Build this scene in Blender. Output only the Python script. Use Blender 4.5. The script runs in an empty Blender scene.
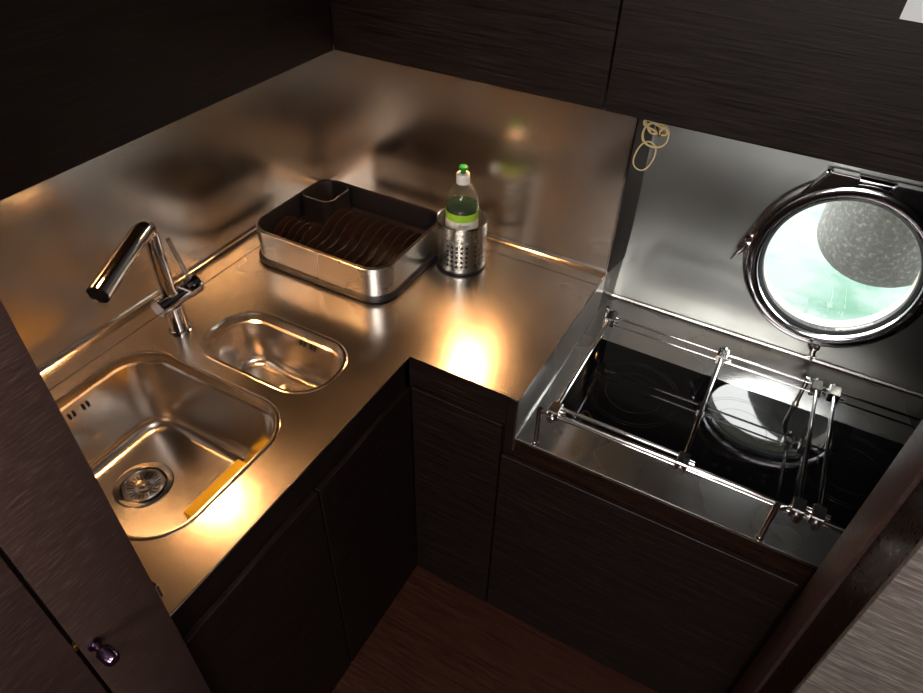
import bpy, bmesh, math, random
from mathutils import Vector, Matrix
random.seed(4)
PI = math.pi
FLOOR = -0.79          # worktop surface is z = 0 while building; everything is lifted at the end
SC = bpy.context.scene
COL = SC.collection

# ------------------------------------------------------------------ materials
def new_mat(name):
    m = bpy.data.materials.new(name); m.use_nodes = True
    nt = m.node_tree; nt.nodes.clear()
    out = nt.nodes.new('ShaderNodeOutputMaterial')
    return m, nt, out
def principled(nt, out, **kw):
    b = nt.nodes.new('ShaderNodeBsdfPrincipled')
    for k, v in kw.items():
        b.inputs[k.replace('_', ' ')].default_value = v
    nt.links.new(b.outputs[0], out.inputs[0]); return b
def noise(nt, scale, stretch=(1, 1, 1), detail=4, rough=.5):
    tc = nt.nodes.new('ShaderNodeTexCoord'); mp = nt.nodes.new('ShaderNodeMapping')
    mp.inputs['Scale'].default_value = stretch
    n = nt.nodes.new('ShaderNodeTexNoise'); n.inputs['Scale'].default_value = scale
    n.inputs['Detail'].default_value = detail; n.inputs['Roughness'].default_value = rough
    nt.links.new(tc.outputs['Object'], mp.inputs[0]); nt.links.new(mp.outputs[0], n.inputs[0])
    return n
def ramp(nt, src, stops):
    r = nt.nodes.new('ShaderNodeValToRGB'); e = r.color_ramp.elements
    while len(e) < len(stops): e.new(.5)
    for i, (p, c) in enumerate(stops):
        e[i].position = p; e[i].color = (*c, 1) if len(c) == 3 else c
    nt.links.new(src, r.inputs[0]); return r
def maprange(nt, src, a, b, lo=.3, hi=.7):
    r = nt.nodes.new('ShaderNodeMapRange'); r.interpolation_type = 'SMOOTHSTEP'
    r.inputs[1].default_value = lo; r.inputs[2].default_value = hi
    r.inputs[3].default_value = a; r.inputs[4].default_value = b
    nt.links.new(src, r.inputs[0]); return r
def plain(name, col, rough=.4, metal=0, **kw):
    m, nt, out = new_mat(name)
    b = principled(nt, out, Base_Color=(*col, 1), Roughness=rough, Metallic=metal, **kw)
    n = noise(nt, 20, (1, 1, 1), 1); r = maprange(nt, n.outputs[0], max(rough * .93, 0), min(rough * 1.07, 1))
    nt.links.new(r.outputs[0], b.inputs['Roughness']); return m
def steel(name, col, rough, stretch, wave=.004, brush=.0004, aniso=.35):
    m, nt, out = new_mat(name)
    b = principled(nt, out, Base_Color=(*col, 1), Metallic=1.0)
    n2 = noise(nt, 3.2, (1, 1, 1), 1, .5)           # large uneven sheen of thin sheet
    n3 = noise(nt, 4, (1, 1, 1), 2, .5)
    r = maprange(nt, n3.outputs[0], rough * .88, rough * 1.15, .15, .85)
    nt.links.new(r.outputs[0], b.inputs['Roughness'])
    b.inputs['Anisotropic'].default_value = aniso
    bp = nt.nodes.new('ShaderNodeBump'); bp.inputs['Strength'].default_value = 1; bp.inputs['Distance'].default_value = wave
    nt.links.new(n2.outputs[0], bp.inputs['Height'])
    nt.links.new(bp.outputs[0], b.inputs['Normal'])
    return m
def wood(name, c0, c1, c2, stretch, rough=.45, bump=.0003, spec=.25):
    m, nt, out = new_mat(name)
    b = principled(nt, out, Roughness=rough)
    b.inputs['Specular IOR Level'].default_value = spec
    n = noise(nt, 34, stretch, 8, .7)
    r = ramp(nt, n.outputs[0], [(.3, c0), (.52, c1), (.72, c2)])
    nt.links.new(r.outputs[0], b.inputs['Base Color'])
    rr = maprange(nt, n.outputs[0], rough * .8, rough * 1.3)
    nt.links.new(rr.outputs[0], b.inputs['Roughness'])
    bp = nt.nodes.new('ShaderNodeBump'); bp.inputs['Strength'].default_value = 1; bp.inputs['Distance'].default_value = bump
    nt.links.new(n.outputs[0], bp.inputs['Height']); nt.links.new(bp.outputs[0], b.inputs['Normal'])
    return m
def clear(name, tint, ior=1.45, dirt=0.0, body=0.0, bodycol=(.5, .5, .5)):
    m, nt, out = new_mat(name)
    t = nt.nodes.new('ShaderNodeBsdfTransparent'); t.inputs[0].default_value = (*tint, 1)
    g = nt.nodes.new('ShaderNodeBsdfGlossy'); g.inputs['Roughness'].default_value = .02
    lw = nt.nodes.new('ShaderNodeLayerWeight'); lw.inputs[0].default_value = .5
    pw = nt.nodes.new('ShaderNodeMath'); pw.operation = 'POWER'; pw.inputs[1].default_value = 5
    nt.links.new(lw.outputs['Facing'], pw.inputs[0])
    f = nt.nodes.new('ShaderNodeMapRange'); f.inputs[3].default_value = ((ior - 1) / (ior + 1)) ** 2; f.inputs[4].default_value = .8
    nt.links.new(pw.outputs[0], f.inputs[0])
    mx = nt.nodes.new('ShaderNodeMixShader')
    nt.links.new(f.outputs[0], mx.inputs[0]); nt.links.new(t.outputs[0], mx.inputs[1]); nt.links.new(g.outputs[0], mx.inputs[2])
    last = mx
    if dirt or body:
        d = nt.nodes.new('ShaderNodeBsdfDiffuse'); d.inputs[0].default_value = (*bodycol, 1)
        m2 = nt.nodes.new('ShaderNodeMixShader')
        if dirt:
            n = noise(nt, 170, (1, 1, 1), 2)
            r = maprange(nt, n.outputs[0], body, dirt, .62, .72)
            nt.links.new(r.outputs[0], m2.inputs[0])
        else: m2.inputs[0].default_value = body
        nt.links.new(mx.outputs[0], m2.inputs[1]); nt.links.new(d.outputs[0], m2.inputs[2]); last = m2
    nt.links.new(last.outputs[0], out.inputs[0]); return m
def glow(name, col, s):
    m, nt, out = new_mat(name)
    e = nt.nodes.new('ShaderNodeEmission'); e.inputs[0].default_value = (*col, 1); e.inputs[1].default_value = s
    nt.links.new(e.outputs[0], out.inputs[0]); return m

SS = (.66, .63, .59)
M = {}
M['steel_top'] = steel('brushed steel worktop', SS, .25, (1, 8, 8), .0007, .000004)
M['steel_wall_l'] = steel('brushed steel left panel', SS, .24, (8, 1, 8), .0014, .000003)
M['steel_wall_b'] = steel('brushed steel back panel', SS, .22, (1, 8, 8), .0012, .000003)
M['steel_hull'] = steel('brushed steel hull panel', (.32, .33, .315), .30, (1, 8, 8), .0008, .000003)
M['steel_tray'] = steel('satin steel tray', (.74, .74, .72), .27, (1, 8, 8), .0004, .000003)
M['steel_sink'] = steel('pressed steel basin', SS, .22, (3, 3, 3), .0010, .000003)
M['steel_band'] = steel('brushed steel band', (.66, .65, .62), .25, (1, 1, 12), .0002, .000003)
M['return'] = plain('dark polished return panel', (.16, .125, .115), .16, 1)
M['ring'] = plain('heavy chromed ring', (.42, .41, .43), .10, 1)
M['chrome'] = plain('chrome', (.72, .71, .72), .06, 1)
M['rim'] = plain('polished steel rim', (.72, .70, .67), .10, 1)
M['darkchrome'] = plain('dull chrome', (.45, .44, .44), .22, 1)
M['black'] = plain('black plastic', (.007, .007, .010), .4)
M['smoke'] = plain('brown black glossy plastic', (.020, .012, .010), .22)
M['rubber'] = plain('black rubber', (.012, .012, .014), .6)
M['hobglass'] = plain('black hob glass', (.003, .003, .0035), .035, Specular_IOR_Level=.6)
M['hobmark'] = plain('grey print on hob', (.012, .012, .013), .12)
W0, W1, W2 = (.004, .0022, .0018), (.010, .0052, .0042), (.026, .015, .012)
M['wood_x'] = wood('wenge grain along x', W0, W1, W2, (.25, 3, 9))
M['wood_y'] = wood('wenge grain along y', W0, W1, W2, (3, .25, 9))
L0, L1, L2 = (.032, .017, .014), (.054, .031, .026), (.115, .077, .066)  # lighter copy of the wenge tones: nearby flash light put into the colour
M['wood_stile'] = wood('flash-lightened wenge', L0, L1, L2, (5, 1.1, 12), .5)
M['wood_flashlit'] = wood('flash-lightened panel wood', (.07, .058, .050), (.145, .124, .112), (.34, .30, .275), (.7, 5, 9), .5)  # dark wood turned pale: flash falling on the panel is put into the colour
M['wood_fascia'] = wood('reddish fascia', (.006, .0026, .0016), (.014, .0056, .003), (.028, .011, .006), (.3, 3, 3), .3)
M['floorwood'] = wood('red brown floor', (.020, .006, .003), (.040, .012, .006), (.062, .019, .010), (.25, 5, 5), .45)
M['white'] = plain('white plastic', (.82, .82, .78), .4)
M['green'] = plain('green plastic', (.008, .20, .035), .25)
M['limegreen'] = plain('lime label band', (.32, .62, .03), .4)
M['label'] = plain('pale label', (.68, .74, .70), .4)
M['ink'] = plain('dark blue print', (.02, .03, .14), .5)
M['redink'] = plain('red print', (.5, .02, .02), .5)
M['bottle'] = clear('clear bottle plastic', (.93, .95, .91), 1.55, 0, .035, (.8, .85, .78))
M['liquid'] = clear('green washing up liquid', (.30, .50, .18), 1.33, 0, .25, (.03, .09, .02))
M['glass'] = clear('porthole glass', (.97, .98, .97), 1.45, .08, .0, (.8, .8, .78))
M['yellow'] = plain('yellow sponge', (.95, .62, .03), .8)
M['string'] = plain('pale string', (.80, .66, .34), .8)
M['brass'] = plain('brass', (.62, .40, .12), .25, 1)
M['paper'] = plain('white paper', (.80, .84, .88), .8)
M['tunnel'] = plain('cream painted surround', (.45, .42, .34), .5)
M['lamp'] = glow('warm lamp', (1, .62, .28), 60)
M['fender'] = plain('grey fender vinyl', (.085, .085, .078), .8)
def fender_mat():
    m, nt, out = new_mat('grey speckled fender')
    b = principled(nt, out, Roughness=.8)
    n = noise(nt, 90, (1, 1, 1), 3, .7)
    r = ramp(nt, n.outputs[0], [(.35, (.075, .075, .068)), (.55, (.105, .105, .096)), (.68, (.20, .20, .185))])
    nt.links.new(r.outputs[0], b.inputs['Base Color']); return m
M['fender'] = fender_mat()
M['knob'] = plain('chrome with violet reflection', (.20, .14, .25), .12, 1)  # violet is a reflection put into the chrome's base colour
M['cabin'] = wood('cabin panelling', (.05, .03, .02), (.08, .05, .035), (.11, .07, .05), (.3, 3, 9), .5)
M['ceil'] = plain('cream headlining', (.45, .42, .38), .9)

def water_mat():
    m, nt, out = new_mat('harbour water')
    b = principled(nt, out, Roughness=.5)
    b.inputs['Specular IOR Level'].default_value = .12
    n = noise(nt, 2.6, (1, 1, 1), 6, .6)
    r = ramp(nt, n.outputs[0], [(.32, (.008, .045, .024)), (.42, (.034, .066, .051)), (.54, (.060, .070, .067))])
    nt.links.new(r.outputs[0], b.inputs['Base Color'])
    return m
M['water'] = water_mat()

# ------------------------------------------------------------------ object helpers
def origin_of(o):
    v = Vector((0, 0, 0))
    while o is not None: v += o.location; o = o.parent
    return v
def tag(o, label=None, cat=None, group=None, kind=None):
    if label: o['label'] = label
    if cat: o['category'] = cat
    if group: o['group'] = group
    if kind: o['kind'] = kind
    return o
def empty(name, loc, label=None, cat=None, group=None, kind=None):
    o = bpy.data.objects.new(name, None); COL.objects.link(o); o.location = loc
    o.empty_display_size = .05
    return tag(o, label, cat, group, kind)
def obj(name, bm, mat, parent=None, loc=(0, 0, 0), smooth=True, recalc=True):
    if recalc: bmesh.ops.recalc_face_normals(bm, faces=bm.faces)
    o0 = origin_of(parent) if parent else Vector(loc)
    bmesh.ops.translate(bm, verts=bm.verts, vec=-o0)
    me = bpy.data.meshes.new(name); bm.to_mesh(me); bm.free()
    me.materials.append(M[mat] if isinstance(mat, str) else mat)
    o = bpy.data.objects.new(name, me); COL.objects.link(o)
    if parent: o.parent = parent
    else: o.location = loc
    if smooth:
        for p in me.polygons: p.use_smooth = True
        try: me.set_sharp_from_angle(angle=math.radians(32))
        except Exception: pass
    return o
def box(bm, x0, x1, y0, y1, z0, z1, bev=0, seg=2):
    b = bmesh.new(); bmesh.ops.create_cube(b, size=1)
    bmesh.ops.scale(b, vec=(x1 - x0, y1 - y0, z1 - z0), verts=b.verts)
    bmesh.ops.translate(b, vec=((x0 + x1) / 2, (y0 + y1) / 2, (z0 + z1) / 2), verts=b.verts)
    if bev: bmesh.ops.bevel(b, geom=b.edges[:], offset=bev, segments=seg, affect='EDGES', profile=.5)
    join(bm, b); return bm
def join(bm, b, mat=None):
    me = bpy.data.meshes.new('tmp')
    if mat is not None: bmesh.ops.transform(b, matrix=mat, verts=b.verts)
    b.to_mesh(me); b.free(); bm.from_mesh(me); bpy.data.meshes.remove(me)
def nb(): return bmesh.new()
def B(*a, **k): return box(nb(), *a, **k)
def tube(bm, pts, r, n=14, caps=True):
    """round bar through pts; r a number or one radius per point"""
    pts = [Vector(p) for p in pts]; rs = r if isinstance(r, (list, tuple)) else [r] * len(pts)
    rings = []; up = None
    for i, p in enumerate(pts):
        if i == 0: d = pts[1] - p
        elif i == len(pts) - 1: d = p - pts[i - 1]
        else: d = (pts[i + 1] - p).normalized() + (p - pts[i - 1]).normalized()
        if d.length < 1e-9: d = pts[min(i + 1, len(pts) - 1)] - pts[max(i - 2, 0)]
        d.normalize()
        if up is None:
            up = Vector((0, 0, 1)) if abs(d.z) < .9 else Vector((1, 0, 0))
        a = (up - d * up.dot(d)).normalized(); up = a; b = d.cross(a)
        rings.append([bm.verts.new(p + (a * math.cos(t) + b * math.sin(t)) * rs[i]) for t in [2 * PI * k / n for k in range(n)]])
    for A, C in zip(rings, rings[1:]):
        for k in range(n): bm.faces.new((A[k], A[(k + 1) % n], C[(k + 1) % n], C[k]))
    if caps: bm.faces.new(rings[0]); bm.faces.new(rings[-1][::-1])
    return bm
def lathe(bm, prof, c=(0, 0, 0), n=48, M4=None, closed=False):
    """prof = [(r, h)...] about local z through c, or about M4's z axis"""
    rings = []
    for r, h in prof:
        if r < 1e-6: rings.append([bm.verts.new(xf(M4, (0, 0, h), c))])
        else: rings.append([bm.verts.new(xf(M4, (r * math.cos(2 * PI * k / n), r * math.sin(2 * PI * k / n), h), c)) for k in range(n)])
    pairs = list(zip(rings, rings[1:]))
    if closed: pairs.append((rings[-1], rings[0]))
    for A, C in pairs:
        for k in range(n):
            q = []
            for v in (A[k % len(A)], A[(k + 1) % len(A)], C[(k + 1) % len(C)], C[k % len(C)]):
                if v not in q: q.append(v)
            if len(q) > 2: bm.faces.new(q)
    return bm
def xf(M4, p, c): return (M4 @ Vector(p)) if M4 is not None else Vector(p) + Vector(c)
def rrect(cx, cy, hx, hy, r, z, n=8):
    P = []
    for (sx, sy, a0) in ((1, 1, 0), (-1, 1, 90), (-1, -1, 180), (1, -1, 270)):
        for k in range(n + 1):
            a = math.radians(a0 + 90 * k / n)
            P.append((cx + sx * (hx - r) + r * math.cos(a), cy + sy * (hy - r) + r * math.sin(a), z))
    return P
def loft(bm, rings, cap0=False, cap1=False, closed=False):
    V = [[bm.verts.new(p) for p in R] for R in rings]; n = len(V[0])
    pr = list(zip(V, V[1:]))
    if closed: pr.append((V[-1], V[0]))
    for A, C in pr:
        for k in range(n): bm.faces.new((A[k], A[(k + 1) % n], C[(k + 1) % n], C[k]))
    if cap0: bm.faces.new(V[0][::-1])
    if cap1: bm.faces.new(V[-1])
    return bm
def prism(bm, poly, axis, a, b):
    """poly = 2D points; axis 'x': (y,z) extruded along x, 'y': (x,z), 'z': (x,y)"""
    f = {'x': lambda u, v, w: (w, u, v), 'y': lambda u, v, w: (u, w, v), 'z': lambda u, v, w: (u, v, w)}[axis]
    A = [bm.verts.new(f(u, v, a)) for u, v in poly]; C = [bm.verts.new(f(u, v, b)) for u, v in poly]
    n = len(poly)
    for k in range(n): bm.faces.new((A[k], A[(k + 1) % n], C[(k + 1) % n], C[k]))
    bm.faces.new(A[::-1]); bm.faces.new(C); return bm
def sheet_with_holes(outer, holes, thick):
    """flat plate in the xy plane, top at z=0, with cut-outs; returns a bmesh"""
    cu = bpy.data.curves.new('plate', 'CURVE'); cu.dimensions = '2D'; cu.fill_mode = 'BOTH'; cu.extrude = thick / 2
    for loop in [outer] + holes:
        s = cu.splines.new('POLY'); s.points.add(len(loop) - 1); s.use_cyclic_u = True
        for i, p in enumerate(loop): s.points[i].co = (p[0], p[1], 0, 1)
    o = bpy.data.objects.new('plate', cu); COL.objects.link(o)
    bpy.context.view_layer.update()
    me = bpy.data.meshes.new_from_object(o)
    b = nb(); b.from_mesh(me); bpy.data.objects.remove(o); bpy.data.curves.remove(cu); bpy.data.meshes.remove(me)
    bmesh.ops.translate(b, verts=b.verts, vec=(0, 0, -thick / 2))
    bmesh.ops.remove_doubles(b, verts=b.verts, dist=1e-5)
    return b

# ------------------------------------------------------------------ measures
A_ = .586      # front edge of the sink run
BY = -.483     # front edge of the back run
D_ = .830      # right edge of the worktop
TZ = -.106     # level of the hob tray
H_ = .462      # underside of the wall cupboards
XR = 1.62      # right end of the hob recess
CEIL = 1.22
HW = lambda z: .0848 + .14 * z          # the hull side leans outwards

def struct(name, bm, mat, **k): return tag(obj(name, bm, mat, **k), kind='structure')
# floor, ceiling, cabin
struct('floor', B(-.2, 2.4, -3.4, .35, FLOOR - .05, FLOOR), 'floorwood', smooth=False)
struct('ceiling', B(-.1, 2.4, -3.4, .35, CEIL, CEIL + .04), 'ceil')
struct('wall_left', B(-.04, 0, -1.112, 0, FLOOR, CEIL), 'steel_wall_l', smooth=False)
b = prism(nb(), [(-.04, 0), (D_, 0), (D_ + .015, .10), (D_ + .015, .33), (-.04, .33)], 'z', FLOOR, CEIL)
struct('wall_back', b, 'steel_wall_b', smooth=False)
struct('wall_side', B(-.04, 0, -3.4, -1.112, FLOOR, CEIL), 'cabin', smooth=False)
struct('wall_rear', B(-.04, 2.4, -3.44, -3.4, FLOOR, CEIL), 'cabin', smooth=False)
struct('wall_starboard', B(2.3, 2.36, -3.4, .35, FLOOR, CEIL), 'cabin', smooth=False)
struct('wall_right', B(XR, XR + .03, -.5, .06, FLOOR, CEIL), 'wood_y', smooth=False)

# hull wall with its round opening
s_, c_ = math.sin(math.atan(.14)), math.cos(math.atan(.14))
PC = (1.285, .130)                     # porthole centre, measured along the leaning wall
HM = Matrix(((1, 0, 0, 0), (0, s_, -c_, .0848), (0, c_, s_, 0), (0, 0, 0, 1)))   # (across, up the wall, into the room)
circ = lambda r, n=72: [(PC[0] + r * math.cos(2 * PI * k / n), PC[1] + r * math.sin(2 * PI * k / n)) for k in range(n)]
outer = [(D_ + .004, FLOOR), (2.35, FLOOR), (2.35, CEIL + .02), (D_ + .004, CEIL + .02)]
b = sheet_with_holes(outer, [circ(.152)], .026)
bmesh.ops.transform(b, matrix=HM, verts=b.verts)
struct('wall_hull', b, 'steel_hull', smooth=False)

# concave cove strips at the foot of the splashbacks
R = .016
arc = [(R - R * math.sin(t), R - R * math.cos(t)) for t in [PI / 2 * k / 8 for k in range(9)]]   # (from wall, up)
b = nb(); prism(b, [(x, z + .0004) for x, z in arc] + [(0.0005, .0005)], 'y', -1.11, -.002)
struct('trim_1', b, 'steel_sink')
b = nb(); prism(b, [(-x, z + .0004) for x, z in arc] + [(-.0005, .0005)], 'x', .016, D_ - .001)
struct('trim_2', b, 'steel_sink')
struct('trim_5', prism(nb(), [(D_ + .0005, .0005), (D_ + .0145, .0935), (D_ + .0165, .0935), (D_ + .0025, .0005)], 'z', .001, H_), 'return')
struct('trim_3', B(D_ - .004, D_ + .001, -.004, .0, .02, H_, .0008, 1), 'rim')     # bright corner edge of the back panel
# corner seam
struct('trim_4', B(.0, .0028, -.0028, .0, .016, H_), 'steel_wall_l')

# ------------------------------------------------------------------ worktop
S1 = dict(cx=.291, cy=-.888, hx=.206, hy=.166, r=.085)
S2 = dict(cx=.337, cy=-.604, hx=.156, hy=.083, r=.074)
def rr(s, d, z, n=10): return rrect(s['cx'], s['cy'], s['hx'] + d, s['hy'] + d, max(s['r'] + d, .01), z, n)
worktop = empty('worktop', (.3, -.5, 0), 'brushed stainless steel L-shaped worktop with two sink cut-outs', 'worktop')
out = [(0, -1.112), (A_, -1.112), (A_, BY), (D_, BY), (D_, 0), (0, 0)]
b = sheet_with_holes(out, [[p[:2] for p in rr(S1, -.004, 0)], [p[:2] for p in rr(S2, -.004, 0)]], .004)
obj('top_sheet', b, 'steel_top', worktop, smooth=False)
obj('end_panel', B(D_ - .003, D_, BY, -.0005, TZ - .04, -.004), 'steel_tray', worktop, smooth=False)
b = nb(); tube(b, [(A_, -1.11, -.001), (A_, BY, -.001), (D_, BY, -.001), (D_, 0, -.001)], .0016, 8)
obj('edge_bead', b, 'rim', worktop)
b = B(.0545, .0565, -1.11, -.055, -.0005, .0004); box(b, .0545, D_ - .002, -.056, -.054, -.0005, .0004)
tag(obj('seam', b, 'rubber', worktop, smooth=False), 'dark seam line along the back of the worktop')

def sink(name, label, s, depth, taper, fil, dr, cx, cy, slots):
    e = empty(name, (s['cx'], s['cy'], -depth), label, 'sink')
    rings = [rr(s, .002, .0001), rr(s, -.001, .0003), rr(s, -.005, .0), rr(s, -.007, -.006), rr(s, -.008, -.016),
             rr(s, -.0085, -.018), rr(s, -.013, -.021)]
    z1 = -depth + fil
    for k in range(1, 7): 
        t = k / 6; rings.append(rr(s, -.013 - taper * t, -.021 + (z1 + .021) * t))
    for k in range(1, 9):
        a = PI / 2 * k / 8
        rings.append(rr(s, -.013 - taper - fil * (1 - math.cos(a)), z1 - fil * math.sin(a)))
    n = len(rings[0]); base = rings[-1]
    # floor draws in to the waste hole
    angs = [math.atan2(p[1] - cy, p[0] - cx) for p in base]
    for t in (.25, .5, .75, 1.0):
        rings.append([(p[0] * (1 - t) + (cx + dr * math.cos(a)) * t, p[1] * (1 - t) + (cy + dr * math.sin(a)) * t, -depth - .002 * t) for p, a in zip(base, angs)])
    b = loft(nb(), rings)
    bs = obj('basin', b, 'steel_sink', e)
    lip = nb()
    loft(lip, [rr(s, .004, .0002), rr(s, .003, .0009), rr(s, .0, .0016), rr(s, -.004, .0012), rr(s, -.0062, -.003), rr(s, -.003, -.003)], closed=True)
    tag(obj('rim', lip, 'steel_sink', e), 'polished raised rim')
    # waste: pan, strainer, holes
    w = nb(); lathe(w, [(dr + .001, -depth - .0022), (dr - .001, -depth - .001), (dr - .012, -depth - .003), (dr - .016, -depth - .016), (0, -depth - .018)], (cx, cy, 0), 40)
    pan = obj('drain', w, 'rim', e)
    g = nb()
    if dr > .04:
        k1 = dr - .018
        lathe(g, [(k1, -depth - .008), (k1 + .001, -depth - .002), (k1 - .001, -depth - .0005), (k1 * .9, -depth - .003), (k1 * .42, -depth - .0085), (k1 * .30, -depth - .007), (k1 * .24, -depth - .002), (k1 * .16, -depth - .0005), (0, -depth)], (cx, cy, 0), 48)
        st = obj('strainer', g, 'steel_band', pan)
        sl = nb()
        for k in range(24):
            a = 2 * PI * k / 24; q = nb(); box(q, k1 * .50, k1 * .84, -.0010, .0010, -.0008, .0008)
            join(sl, q, Matrix.Translation((cx, cy, -depth - .0130)) @ Matrix.Rotation(a, 4, 'Z') @ Matrix.Rotation(-.265, 4, 'Y'))
        tag(obj('strainer_slots', sl, 'rubber', pan, smooth=False), 'dark radial slots of the strainer')
    sm = nb()
    for (x, y, z, ax) in slots:
        h = .0021
        if ax == 'x': box(sm, x - .001, x + .0015, y - h, y + h, z - .0065, z + .0065, .0008, 1)
        else: box(sm, x - h, x + h, y - .0015, y + .001, z - .0065, z + .0065, .0008, 1)
    tag(obj('overflow', sm, 'rubber', e, smooth=False), 'dark overflow slots in the basin wall')
    return e
xw = S1['cx'] - S1['hx'] + .0155
sink('sink', 'large rounded square stainless steel sink holding a yellow sponge', S1, .188, .008, .030, .057, .218, -.896,
     [(xw + .0005, y, -.042, 'x') for y in (-.872, -.882, -.902, -.912)])
yw = S2['cy'] + S2['hy'] - .0152
sink('sink', 'small oval stainless steel half sink beside the dish rack', S2, .128, .006, .026, .034, .350, -.592,
     [(x, yw - .0005, -.030, 'y') for x in (.345, .355, .372, .382)])
# yellow sponge
b = B(.345, .440, -.910, -.762, -.1875, -.172, .003, 2)
tag(obj('sponge', b, 'yellow', loc=(.405, -.85, -.1875)), 'flat yellow sponge lying on the floor of the large sink', 'sponge')

# ------------------------------------------------------------------ tap
tx, ty = .132, -.654
tap = empty('kitchen_tap', (tx, ty, 0), 'chrome mixer tap with angled spout standing behind the large sink', 'tap')
b = nb(); lathe(b, [(0, 0), (.0235, 0), (.0235, .004), (.021, .007), (.0185, .008), (.0185, .064), (0, .064)], (tx, ty, 0), 36)
obj('base', b, 'chrome', tap)
b = nb(); tube(b, [(tx + .002, ty - .036, .080), (tx + .002, ty - .034, .080), (tx + .002, ty + .036, .080), (tx + .002, ty + .036, .080001)], [.0185, .0205, .0205, .0205], 32)
obj('mixer_body', b, 'chrome', tap)
b = nb(); tube(b, [(tx + .002, ty + .037, .080), (tx + .002, ty + .040, .080), (tx + .002, ty + .066, .080), (tx + .002, ty + .069, .080)], [.0195, .0205, .0205, .0185], 32)
hk = obj('lever_hub', b, 'chrome', tap)
b = nb(); tube(b, [(tx + .002, ty + .055, .095), (tx + .000, ty + .050, .120), (tx - .003, ty + .036, .200)], [.0050, .0050, .0050], 14)
obj('lever', b, 'darkchrome', hk)
b = nb()
top = Vector((tx - .006, ty + .008, .250)); end = Vector((.1935, -.821, .222))
d = (end - top).normalized()
pts = [(tx, ty, .094), (tx - .004, ty + .004, .215)]
p0 = Vector((tx - .004, ty + .004, .215)); p1 = top; p2 = top + d * .03
for k in range(1, 9):
    t = k / 8; pts.append(tuple(p0 * (1 - t) ** 2 + p1 * 2 * t * (1 - t) + p2 * t * t))
rs = [.0150, .0150] + [.0150 + .003 * k / 8 for k in range(1, 9)]
tube(b, [(tx, ty, .094), (tx, ty, .098)], .0165, 28); tube(b, pts, rs, 28)
obj('column', b, 'chrome', tap)
b = nb(); tube(b, [tuple(p2), tuple(top + d * .128)], [.0180, .0188], 28)
obj('spout', b, 'chrome', tap)
b = nb(); e0 = top + d * .1292
tube(b, [tuple(e0), tuple(end)], [.0190, .0196], 28, caps=False)
tube(b, [tuple(end), tuple(end - d * .008)], [.0196, .017], 28, caps=False)
tube(b, [tuple(end - d * .008), tuple(end - d * .009)], [.017, .0168], 28)
obj('spout_head', b, 'chrome', tap)
b = nb(); tube(b, [tuple(end - d * .007), tuple(end - d * .002)], .0155, 24)
tag(obj('aerator', b, 'rubber', tap), 'dark aerator in the spout mouth')

# ------------------------------------------------------------------ dish rack
rx0, rx1, ry0, ry1 = .080, .452, -.380, -.090
rc = ((rx0 + rx1) / 2, (ry0 + ry1) / 2); hx, hy = (rx1 - rx0) / 2, (ry1 - ry0) / 2
def rk(d, z, r=.055): return rrect(rc[0], rc[1], hx + d, hy + d, r + d, z, 10)
rack = empty('dish_rack', (rc[0], rc[1], 0), 'brushed steel dish rack with black ribbed insert beside the corner', 'dish rack')
obj('base_tray', loft(nb(), [rk(-.004, 0), rk(.003, .001), rk(.006, .004), rk(.006, .012), rk(.003, .0155), rk(-.006, .0155)], True, True), 'black', rack)
obj('steel_band', loft(nb(), [rk(0, .0155), rk(0, .086), rk(-.0008, .0868), rk(-.0022, .0868), rk(-.0025, .0155)], closed=True), 'steel_band', rack)
obj('liner', loft(nb(), [rk(-.0025, .016), rk(-.0025, .089), rk(-.004, .0905), rk(-.007, .0895), rk(-.010, .080), rk(-.014, .034), rk(-.022, .028)], True, True), 'black', rack)
ux, uy, uh, uv = .130, -.148, .047, .050
ur = lambda d, z: rrect(ux, uy, uh + d, uv + d, .024 + d, z, 8)
obj('utensil_cup', loft(nb(), [ur(0, .028), ur(0, .087), ur(-.002, .0895), ur(-.0045, .0885), ur(-.007, .075), ur(-.010, .036)], True, True), 'black', rack)
def rib(x, ya, yb, z0, ht, ph, amp=.006):
    b = nb(); n = 26; th = .0022; rows = []
    for k in range(n + 1):
        t = k / n; y = ya + (yb - ya) * t
        xx = x + amp * math.sin(2 * PI * (t * 1.15 + ph))
        e = min(t, 1 - t) * 2; z = z0 + ht * (math.sin(min(1, e * 2.2) * PI / 2)) * (1 + .28 * math.sin(2 * PI * (t * 1.1 + ph + .3)))
        rows.append([(xx - th, y, z0), (xx - th * .7, y, z), (xx + th * .7, y, z), (xx + th, y, z0)])
    loft(b, rows, True, True); return b
for k in range(9):
    obj('rib', rib(.205 + k * .0265, -.360, -.135, .029, .036, .05, .0085), 'smoke', rack)
for k in range(5):
    obj('rib', rib(.103 + k * .0205, -.350, -.225, .029, .030, .3, .002), 'smoke', rack)

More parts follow.
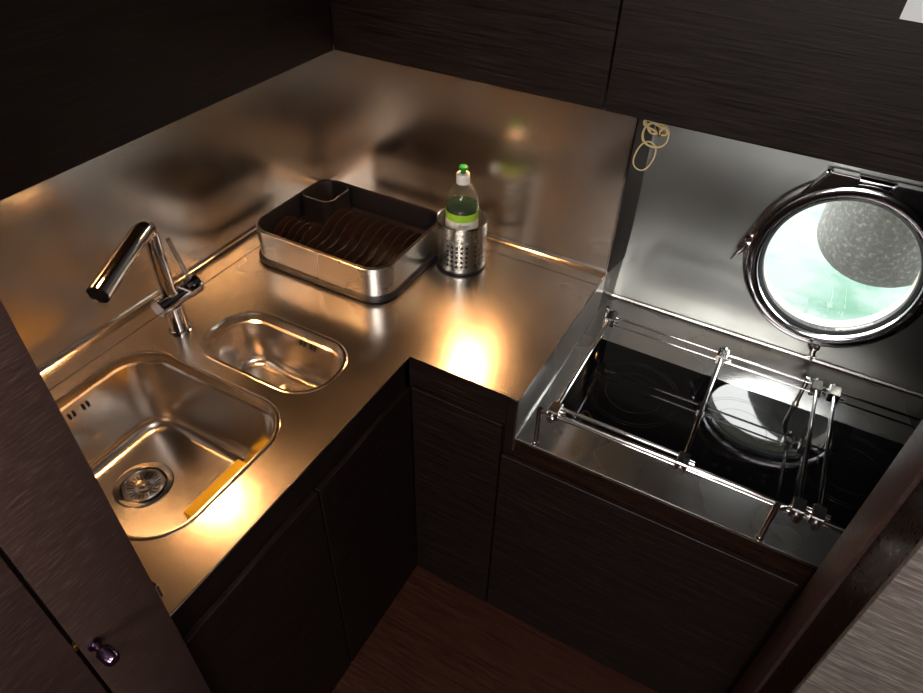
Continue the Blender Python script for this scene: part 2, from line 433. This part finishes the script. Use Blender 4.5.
# ------------------------------------------------------------------ cutlery cup with holes
cx, cy, cr, chh = .513, -.136, .0575, .132
cup = empty('utensil_holder', (cx, cy, 0), 'perforated stainless steel utensil holder with the soap bottle in it', 'utensil holder')
b = nb(); nc = 32; rows_z = [.006 + .0127 * k for k in range(10)]
cache = {}
def cv(u, z, r):                           # u in cells
    key = (round((u % nc) * 1000), round(z * 1e5))
    if key not in cache:
        a = 2 * PI * u / nc; cache[key] = b.verts.new((cx + r * math.cos(a), cy + r * math.sin(a), z))
    return cache[key]
for j in range(9):
    z0, z1 = rows_z[j], rows_z[j + 1]; zm = (z0 + z1) / 2
    for i in range(nc):
        ring = [(i, z0), (i + .5, z0), (i + 1, z0), (i + 1, zm), (i + 1, z1), (i + .5, z1), (i, z1), (i, zm)]
        O = [cv(u, z, cr) for u, z in ring]
        ins = []
        for k in range(8):
            a = -3 * PI / 4 + k * PI / 4
            ins.append(cv(i + .5 +   .32 * math.cos(a), zm + .0036 * math.sin(a), cr))
        for k in range(8): b.faces.new((O[k], O[(k + 1) % 8], ins[(k + 1) % 8], ins[k]))
        if not (1 <= j <= 6 and i % 6 != 4): b.faces.new(ins)
gm = b.faces[:]
ret = bmesh.ops.solidify(b, geom=gm, thickness=.0009)
body = obj('holder_body', b, 'steel_band', cup)
b = nb(); lathe(b, [(cr - .002, .1185), (cr + .0008, .1195), (cr + .0012, .123), (cr, .1245), (cr - .0015, .123)], (cx, cy, 0), 48, closed=True)
obj('rolled_rim', b, 'rim', cup)
b = nb(); lathe(b, [(0, .0), (cr - .002, .0), (cr + .001, .002), (cr + .001, .0065), (cr - .004, .007), (0, .007)], (cx, cy, 0), 48)
obj('foot', b, 'black', cup)

# ------------------------------------------------------------------ washing up liquid bottle
bx, by = .512, -.137
z0 = .0072
bot = empty('soap_bottle', (bx, by, z0), 'clear washing-up liquid bottle with green cap standing in the steel holder', 'bottle')
prof = [(0, z0), (.034, z0), (.037, z0 + .004), (.037, .150), (.0368, .165), (.034, .182), (.027, .196), (.018, .205), (.0125, .209), (.012, .214)]
b = nb(); lathe(b, prof, (bx, by, 0), 40); obj('bottle_body', b, 'bottle', bot)
b = nb(); lathe(b, [(0, z0 + .001), (.033, z0 + .001), (.0362, z0 + .005), (.0362, .158), (0, .158)], (bx, by, 0), 40); obj('liquid', b, 'liquid', bot)
b = nb(); lathe(b, [(.0374, .070), (.0376, .130), (.0374, .130), (.0372, .070)], (bx, by, 0), 40, closed=True); obj('label_sheet', b, 'label', bot)
b = nb(); lathe(b, [(.0374, .1302), (.0377, .1302), (.0377, .148), (.0374, .148)], (bx, by, 0), 40, closed=True); tag(obj('label_band', b, 'limegreen', bot), 'lime green band at the top of the label')
# print on the label: a red ring mark and blue lettering
ca = math.atan2(-1.32 - by, 1.145 - bx)
def on_label(u, v, n=.0381):
    a = ca + u / n
    return (bx + n * math.cos(a), by + n * math.sin(a), v)
b = nb()
for k in range(16):
    t0, t1 = 2 * PI * k / 16, 2 * PI * (k + 1) / 16
    q = [b.verts.new(on_label(-.004 + r * math.cos(t), .1215 + r * math.sin(t))) for r, t in ((.0040, t0), (.0040, t1), (.0026, t1), (.0026, t0))]
    b.faces.new(q)
for (u0, u1, v0, v1) in ((-.0053, -.0027, .1210, .1220), (-.0045, -.0035, .1200, .1230)):
    b.faces.new([b.verts.new(on_label(u, v)) for u, v in ((u0, v0), (u1, v0), (u1, v1), (u0, v1))])
obj('label_mark', b, 'redink', bot, smooth=False)
b = nb()
for k, (v0, v1) in enumerate(((0, 5), (0, 5), (0, 3), (0, 4), (0, 3), (0, 5), (1, 3), (0, 3), (0, 4), (0, 3), (0, 3), (1, 4), (0, 3))):
    u = .0015 + k * .00125
    b.faces.new([b.verts.new(on_label(u + du, .1190 + v * .001)) for du, v in ((0, v0), (.0008, v0), (.0008, v1), (0, v1))])
obj('label_print', b, 'ink', bot, smooth=False)
b = nb(); lathe(b, [(0, .2105), (.0150, .2105), (.0152, .212), (.0148, .231), (.0135, .233), (0, .233)], (bx, by, 0), 32); obj('cap_collar', b, 'white', bot)
b = nb(); lathe(b, [(0, .232), (.0062, .233), (.0058, .240), (.0105, .2425), (.0112, .246), (.0085, .250), (.003, .2515), (0, .2515)], (bx, by, 0), 28); obj('cap', b, 'green', bot)

# ------------------------------------------------------------------ hob tray, hob, pan rails
sur = empty('hob_surround', (1.2, -.2, TZ), 'stainless steel tray sunk below the worktop around the black hob', 'hob surround')
b = nb(); prism(b, [(BY, TZ - .006), (BY, TZ), (.050, TZ), (.060, TZ + .0006), (.064, TZ + .003), (.0665, TZ + .007), (.0685, TZ + .007), (.0685, TZ - .006)], 'x', D_ + .0005, XR - .001)
obj('tray', b, 'steel_tray', sur, smooth=False)
b = nb(); tube(b, [(D_, BY, TZ - .001), (XR - .002, BY, TZ - .001)], .0016, 8); tube(b, [(D_ + .001, BY, TZ), (D_ + .001, .03, TZ)], .0012, 8)
obj('edge_bead', b, 'rim', sur)
hob = empty('hob', (1.2, -.24, TZ), 'black glass electric hob with three ringed cooking zones', 'hob')
obj('hob_frame', B(.868, 1.572, -.384, -.107, TZ, TZ + .004, .0012, 1), 'rim', hob)
obj('glass_top', B(.872, 1.568, -.380, -.111, TZ + .003, TZ + .0065, .001, 1), 'hobglass', hob)
for (zx, zy, rad) in ((.998, -.246, .098), (1.215, -.235, .088), (1.425, -.235, .098)):
    b = nb()
    for r in (rad, rad * .93, rad * .62):
        lathe(b, [(r, TZ + .0065), (r, TZ + .0067), (r - .0012, TZ + .0067), (r - .0012, TZ + .0065)], (zx, zy, 0), 64, closed=True)
    tag(obj('cooking_zone', b, 'hobmark', hob, smooth=False), 'faint grey printed rings')
for (x, y) in ((1.17, -.352), (1.195, -.357), (1.22, -.352), (1.26, -.355), (1.285, -.352), (1.17, -.335), (1.285, -.335)):
    b = nb(); lathe(b, [(.0045, TZ + .0065), (.0045, TZ + .0067), (.0034, TZ + .0067), (.0034, TZ + .0065)], (x, y, 0), 20, closed=True)
    obj('touch_control', b, 'hobmark', hob, smooth=False)

rail = empty('pan_rail', (1.2, -.3, TZ), 'polished steel fiddle rail frame with cross bars over the hob', 'pan rail')
RZ = -.020
def post(x, y, zt=-.008, r=.0052):
    b = nb(); lathe(b, [(0, TZ), (r * 1.5, TZ), (r * 1.4, TZ + .003), (r, TZ + .006), (r, zt), (r * .8, zt + .002), (0, zt + .0025)], (x, y, 0), 20)
    obj('post', b, 'rim', rail)
post(.8705, -.474); post(1.302, -.474); post(.872, -.098, -.02); post(1.306, -.096, -.03)
def rod(name, p, q, r=.0031):
    b = nb(); tube(b, [p, q], r, 12); return obj(name, b, 'chrome', rail)
rod('rail', (.880, -.4655, RZ - .002), (1.55, -.4655, RZ - .002), .0034)
rod('rail', (.885, -.442, RZ), (1.128, -.442, RZ), .0034)
rod('rail', (.90, -.122, RZ), (1.55, -.122, RZ), .0026)
rod('rail', (.90, -.148, RZ), (1.52, -.148, RZ), .0022)
for (x, xb) in ((.894, .892), (1.139, 1.136), (1.334, 1.322), (1.365, 1.355)):
    rod('cross_bar', (x, -.452, RZ + .006), (xb, -.132, RZ + .006), .0040)
def clamp(x, y, s=1, k=0):
    b = nb(); box(b, x - .011, x + .011, y - .016, y + .016, RZ - .010, RZ + .012, .002, 1)
    c = obj('clamp', b, 'darkchrome' if s > 0 else 'rim', rail)
    b = nb(); tube(b, [(x + .0095, y + s * .007, RZ - .002), (x + .020, y + s * .007, RZ - .002)], .0055, 14)
    tube(b, [(x, y - .014 * (1 if s > 0 else -1), RZ), (x, y - .026 * (1 if s > 0 else -1), RZ)], [.006, .0075], 14)
    obj('thumbscrew', b, 'chrome', c)
for x in (.894, 1.139, 1.334, 1.365): clamp(x, -.455)
for x in (.892, 1.136, 1.322, 1.355): clamp(x, -.134, -1)
# end bracket tying the left clamps to the posts
for p, q in (((.8705, -.474, RZ), (.886, -.460, RZ)), ((.872, -.098, RZ - .004), (.886, -.125, RZ)), ((1.302, -.474, RZ), (1.324, -.460, RZ)), ((1.306, -.096, -.034), (1.312, -.122, RZ))):
    obj('bracket', tube(nb(), [p, q], .0042, 10), 'rim', rail)

# ------------------------------------------------------------------ porthole
win = empty('window_1', HM @ Vector((PC[0], PC[1], 0)), 'round chrome porthole with hinged ring in the steel hull wall', 'porthole', kind='structure')
PM = HM @ Matrix.Translation((PC[0], PC[1], 0))
def ringp(prof, name, mat, n=96, par=None):
    b = nb(); lathe(b, prof, n=n, M4=PM, closed=True); return obj(name, b, mat, par or win)
ringp([(.147, -.030), (.153, -.030), (.153, .004), (.147, .004)], 'tunnel', 'tunnel')
ringp([(.149, .0), (.187, .0), (.189, .003), (.188, .008), (.182, .011), (.149, .012)], 'fixed_flange', 'darkchrome')
ringp([(.1455, .013), (.172, .013), (.177, .017), (.179, .026), (.179, .040), (.176, .046), (.171, .048), (.157, .047), (.153, .045), (.1515, .040), (.1505, .030), (.1455, .028)], 'opening_ring', 'ring')
ringp([(.1425, .020), (.1500, .020), (.1500, .036), (.1440, .030)], 'gasket', 'rubber')
b = nb(); lathe(b, [(0, .023), (.1415, .023), (.1415, .029), (0, .029)], n=72, M4=PM); obj('pane', b, 'glass', win)
hin = nb()
for sgn in (-1, 1):
    poly = [(-.140, .100), (-.083, .192), (-.030, .192), (-.030, .150), (-.085, .130), (-.128, .085)]
    A = [hin.verts.new(PM @ Vector((sgn * -x if sgn > 0 else x, y, .014))) for x, y in poly]
    C = [hin.verts.new(PM @ Vector((sgn * -x if sgn > 0 else x, y, .046))) for x, y in poly]
    for k in range(6): hin.faces.new((A[k], A[(k + 1) % 6], C[(k + 1) % 6], C[k]))
    hin.faces.new(A); hin.faces.new(C)
bmesh.ops.recalc_face_normals(hin, faces=hin.faces)
bmesh.ops.bevel(hin, geom=hin.edges[:], offset=.003, segments=2, affect='EDGES')
tube(hin, [PM @ Vector((-.09, .183, .022)), PM @ Vector((.09, .183, .022))], .008, 16)
obj('hinge', hin, 'ring', win)
def dog(px, py, ang, L):
    """eye bolt with wing nut beside the ring"""
    D = PM @ Matrix.Translation((px, py, .022)) @ Matrix.Rotation(ang, 4, 'Z')
    b = nb(); q = nb()
    n = 20
    ring = []
    for k in range(n):
        t = 2 * PI * k / n; ring.append([(math.cos(t) * (.0095 + .0038 * math.cos(u)), math.sin(t) * (.0095 + .0038 * math.cos(u)), .0038 * math.sin(u)) for u in [2 * PI * j / 8 for j in range(8)]])
    loft(q, ring, closed=True)
    tube(q, [(.009, 0, 0), (.026, 0, 0), (L * .7, 0, .001), (L, 0, .002)], [.0062, .0072, .0050, .0018], 12)
    tube(q, [(.028, -.010, 0), (.028, .010, 0)], .0035, 10)
    tube(q, [(-.022, 0, -.004), (-.008, 0, 0)], .0048, 10)
    join(b, q, D)
    return obj('latch', b, 'chrome', win)
dog(-.180, .008, math.radians(245), .060)
dog(.022, -.190, math.radians(280), .038)

# ------------------------------------------------------------------ outside
struct('water', B(-14, 18, .42, 40, -.62, -.60), 'water')
fd = empty('boat_fender', (1.50, .50, -.13), 'big grey speckled boat fender hanging outside the porthole glass', 'fender')
b = nb(); fr = .160
lathe(b, [(0, -.140)] + [(fr * math.sin(PI / 2 * k / 12), -.015 - .125 * math.cos(PI / 2 * k / 12)) for k in range(1, 13)] + [(fr, .45), (fr * .7, .53), (.03, .56), (0, .56)], (1.40, .57, 0), 48)
obj('fender_body', b, 'fender', fd)
b = nb(); tube(b, [(1.40, .57, .56), (1.40, .57, 1.4)], .008, 8); obj('fender_rope', b, 'string', fd)

# ------------------------------------------------------------------ base cupboards
def unit(name, loc, label): return empty(name, loc, label, 'cupboard')
for (y0, y1, lab) in ((-1.110, -.7925, 'dark wood base cupboard under the large sink beside the tall cupboard'),
                      (-.7905, BY - .001, 'dark wood base cupboard under the small sink next to the inner corner')):
    u = unit('base_cupboard', (.3, (y0 + y1) / 2, FLOOR), lab)
    b = B(.03, .560, y0, y1, FLOOR, -.24); box(b, .560, .574, y0, y1, FLOOR, -.0045)
    obj('body', b, 'wood_y', u, smooth=False)
    obj('door', B(.5745, A_, y0 + .001, y1 - .001, FLOOR + .003, -.087, .0012, 1), 'wood_y', u)
u = unit('base_cupboard', (.7, -.24, FLOOR), 'narrow dark wood base cupboard under the worktop left of the hob')
b = B(A_ + .001, .8015, -.457, -.03, FLOOR, -.20); box(b, A_ - .010, .8015, BY + .012, -.455, -.200, -.0045)
obj('body', b, 'wood_x', u, smooth=False)
obj('door', B(A_ + .001, .8005, BY, BY + .0115, FLOOR + .003, -.087, .0012, 1), 'wood_x', u)
u = unit('base_cupboard', (1.1, -.24, FLOOR), 'wide dark wood base cupboard below the hob tray')
obj('body', B(.8030, XR - .002, -.457, -.05, FLOOR, -.20), 'wood_x', u, smooth=False)
obj('stile', B(.8030, .8265, BY + .012, -.457, -.20, -.0045), 'wood_x', u, smooth=False)
obj('fascia', B(.8270, XR - .002, BY + .012, -.457, -.20, TZ - .007), 'wood_fascia', u, smooth=False)
obj('door', B(.8045, 1.392, BY, BY + .0115, FLOOR + .003, -.175, .0012, 1), 'wood_x', u)

# ------------------------------------------------------------------ wall cupboards with lamps
def lamp(parent, x, y, z, watt, r=.027, col=(1, .44, .15), spread=PI):
    b = nb(); lathe(b, [(r, z - .004), (r + .008, z - .004), (r + .010, z - .001), (r + .010, z), (r, z)], (x, y, 0), 32, closed=True)
    lm = obj('downlight', b, 'rim', parent)
    b = nb(); lathe(b, [(0, z - .0015), (r, z - .0015), (r, z - .0005), (0, z - .0005)], (x, y, 0), 24); obj('lamp_lens', b, 'lamp', lm)
    l = bpy.data.lights.new('downlight_lamp', 'SPOT'); l.energy = watt; l.color = col; l.shadow_soft_size = r * .8
    l.spot_size = math.radians(150); l.spot_blend = .6
    o = bpy.data.objects.new('downlight_lamp', l); COL.objects.link(o); o.location = (x, y, z - .022)
LW = 7.5
uc = empty('wall_cupboard', (.12, -.6, H_), 'dark wood wall cupboard above the tap and sinks on the left', 'cupboard')
obj('body', B(.002, .233, -1.110, -.002, H_ + .004, CEIL - .003), 'wood_y', uc, smooth=False)
obj('door', B(.2335, .2491, -1.110, -.2105, H_, CEIL - .003, .001, 1), 'wood_y', uc)
lamp(uc, .150, -.735, H_ + .0035, LW)
uc = empty('wall_cupboard', (.53, -.1, H_), 'dark wood wall cupboard in the middle above dish rack and bottle', 'cupboard')
obj('body', B(.2355, .8175, -.196, -.002, H_ + .004, CEIL - .003), 'wood_x', uc, smooth=False)
obj('door', B(.2495, .8175, -.2093, -.1965, H_, CEIL - .003, .001, 1), 'wood_x', uc)
lamp(uc, .500, -.070, H_ + .0035, LW * .8)
uc = empty('wall_cupboard', (1.2, -.1, H_), 'dark wood wall cupboard above the porthole on the right', 'cupboard')
b = nb(); prism(b, [(-.196, H_ + .004), (HW(H_) - .004, H_ + .004), (HW(CEIL) - .006, CEIL - .003), (-.196, CEIL - .003)], 'x', D_ + .002, XR - .002)
obj('body', b, 'wood_x', uc, smooth=False)
obj('door', B(.8205, XR - .002, -.2093, -.1965, H_, CEIL - .003, .001, 1), 'wood_x', uc)
b = B(1.194, 1.404, -.2099, -.2093, .667, .964)
bmesh.ops.rotate(b, verts=b.verts, cent=(1.194, -.21, .667), matrix=Matrix.Rotation(.03, 3, 'Y'))
tag(obj('paper_sheet', b, 'paper', loc=(1.30, -.2097, .667), smooth=False), 'white paper sheet stuck high on the right wall cupboard', 'paper')

# string on a hook under the cupboard
b = nb()
def loopc(c, rx, rz, tilt, turns=1.0, dy=0, ph=0):
    P = []
    n = int(28 * turns)
    for k in range(n + 1):
        t = 2 * PI * k / 28 + ph
        x, z = rx * math.cos(t), rz * math.sin(t)
        P.append((c[0] + x * math.cos(tilt) - z * math.sin(tilt), c[1] + dy * k / n + .003 * math.sin(3 * t), c[2] + x * math.sin(tilt) + z * math.cos(tilt)))
    return P
sx_, sy_, sz_ = .870, .004, .352
st = empty('string_bundle', (sx_, sy_, .30), 'knotted loops of pale yellow string hanging at the edge of the steel return', 'string')
b = nb(); tube(b, loopc((sx_ - .012, sy_, sz_ - .050), .019, .034, -.25), .0016, 6)
tube(b, loopc((sx_ + .002, sy_, sz_), .026, .026, .2, 2.6, -.008), .0015, 6)
tube(b, loopc((sx_ - .003, sy_, sz_ + .012), .026, .008, -.3, 2.2, .006, 1), .0016, 6)
tube(b, loopc((sx_ - .002, sy_, sz_ + .014), .012, .018, -.9, 1.5, .006, 2), .0016, 6)
tube(b, [(sx_ - .02, sy_, sz_ + .012), (sx_ - .026, sy_, sz_ + .026), (sx_ - .030, sy_, sz_ + .030)], .0022, 6)
tube(b, [(sx_, sy_, sz_ + .020), (sx_, sy_, .40), (sx_, sy_, H_ + .002)], .0018, 6)
obj('string', b, 'string', st)
b = nb(); tube(b, [(sx_, sy_ + .004, H_ + .004), (sx_, sy_ + .004, .365), (sx_ + .008, sy_ + .002, .350), (sx_ + .014, sy_, .358)], .0028, 8); obj('hook', b, 'brass', st)

# ------------------------------------------------------------------ tall cupboards at both sides
tl = empty('tall_cupboard', (.3, -1.6, FLOOR), 'tall dark brown cupboard in the left foreground with a push knob', 'cupboard')
obj('body', B(.002, .585, -2.20, -1.113, FLOOR, CEIL - .003), 'wood_y', tl, smooth=False)
obj('stile', B(.5855, .600, -1.2165, -1.113, FLOOR + .002, CEIL - .003, .0015, 2), 'wood_stile', tl)
dr_ = obj('door', B(.5855, .5985, -1.80, -1.2215, FLOOR + .002, CEIL - .003, .0015, 2), 'wood_stile', tl)
b = nb(); tube(b, [(.600, -1.203, .107), (.603, -1.203, .107)], .0085, 20); tube(b, [(.602, -1.203, .107), (.616, -1.2035, .1055)], .0055, 20)
tube(b, [(.613, -1.2035, .106), (.616, -1.2035, .1055), (.632, -1.204, .104), (.636, -1.204, .1035)], [.0075, .0095, .0095, .0075], 24)
obj('push_knob', b, 'knob', tl)
b = nb(); box(b, .594, .601, -1.2215, -1.2165, .122, .132, .001, 1); obj('catch', b, 'brass', tl)
b = B(.590, .6005, -1.1135, -1.1085, .070, .098, .001, 1); obj('edge_catch', b, 'chrome', tl); b = nb()
tall = empty('tall_cupboard', (1.5, -1, FLOOR), 'tall dark wood cupboard in the right foreground with grained side panel coloured as flash-lit', 'cupboard')
obj('body', B(1.409, 2.28, -.7325, -.503, FLOOR, CEIL - .003), 'wood_y', tall, smooth=False)
obj('stile', B(1.395, 1.4085, -.600, -.503, FLOOR + .002, CEIL - .003, .0012, 2), 'wood_stile', tall)
obj('edge_strip', B(1.3935, 1.4085, -.606, -.6005, FLOOR + .002, CEIL - .003, .002, 2), 'wood_stile', tall)
obj('inner_stile', B(1.400, 1.4085, -.733, -.6065, FLOOR + .002, CEIL - .003), 'wood_fascia', tall, smooth=False)
tag(obj('side_panel', B(1.388, 2.28, -.745, -.7335, FLOOR + .002, CEIL - .003, .0012, 2), 'wood_flashlit', tall), 'grained side panel facing the room, flash brightness in its grey brown colour')
b.free()

# ------------------------------------------------------------------ light
def area(name, loc, target, sx, sy, watt, col):
    l = bpy.data.lights.new(name, 'AREA'); l.shape = 'RECTANGLE'; l.size = sx; l.size_y = sy; l.energy = watt; l.color = col
    o = bpy.data.objects.new(name, l); COL.objects.link(o); o.location = loc
    o.rotation_euler = (Vector(target) - Vector(loc)).to_track_quat('-Z', 'Y').to_euler(); return o
area('cabin_daylight_fill', (1.25, -3.0, 1.0), (1.0, -.4, .2), .9, .6, 27, (1, .96, .93))  # added fill standing for daylight from the unseen cabin; no companionway is built
area('overhead_fill', (1.15, -1.75, 1.19), (1.1, -1.3, -.3), .5, .4, 9, (1, .90, .84))  # unseen overhead fill, added to brighten the foreground wood; no skylight is built
l = bpy.data.lights.new('camera_flash', 'POINT'); l.energy = 9; l.color = (1, .90, .88); l.shadow_soft_size = .012
o = bpy.data.objects.new('camera_flash', l); COL.objects.link(o); o.location = (1.165, -1.335, .985)
w = bpy.data.worlds.new('sky'); SC.world = w; w.use_nodes = True; nt = w.node_tree
bg = nt.nodes['Background']; sky = nt.nodes.new('ShaderNodeTexSky'); sky.sky_type = 'HOSEK_WILKIE'
sky.sun_direction = (.3, .7, .6); sky.turbidity = 5
mixc = nt.nodes.new('ShaderNodeMixRGB'); mixc.inputs[0].default_value = .7; mixc.inputs[2].default_value = (1, 1, 1, 1)
nt.links.new(sky.outputs[0], mixc.inputs[1]); nt.links.new(mixc.outputs[0], bg.inputs[0]); bg.inputs[1].default_value = 19.0

# ------------------------------------------------------------------ camera
cd = bpy.data.cameras.new('camera'); cam = bpy.data.objects.new('camera', cd); COL.objects.link(cam)
Rv = Vector((.87444, .484522, .024354)); Uv = Vector((-.336248, .569127, .750355)); Fv = Vector((-.349703, .664329, -.660587))
m = Matrix((Rv, Uv, -Fv)).transposed().to_4x4(); m.translation = Vector((1.14555, -1.32277, .91504)); cam.matrix_world = m
cd.sensor_fit = 'HORIZONTAL'; cd.sensor_width = 36; cd.lens = 673.86 / 923 * 36; cd.clip_start = .02
SC.camera = cam

# lift the whole place so that the floor is z = 0
for o in list(SC.objects):
    if o.parent is None: o.location.z += -FLOOR
SC.view_settings.view_transform = 'Standard'; SC.view_settings.look = 'None'
SC.view_settings.exposure = 0; SC.view_settings.gamma = 1; SC.view_settings.use_curve_mapping = False
SC.cycles.use_denoising = True
SC.cycles.max_bounces = 12; SC.cycles.glossy_bounces = 8; SC.cycles.transparent_max_bounces = 16
SC.cycles.sample_clamp_indirect = 6
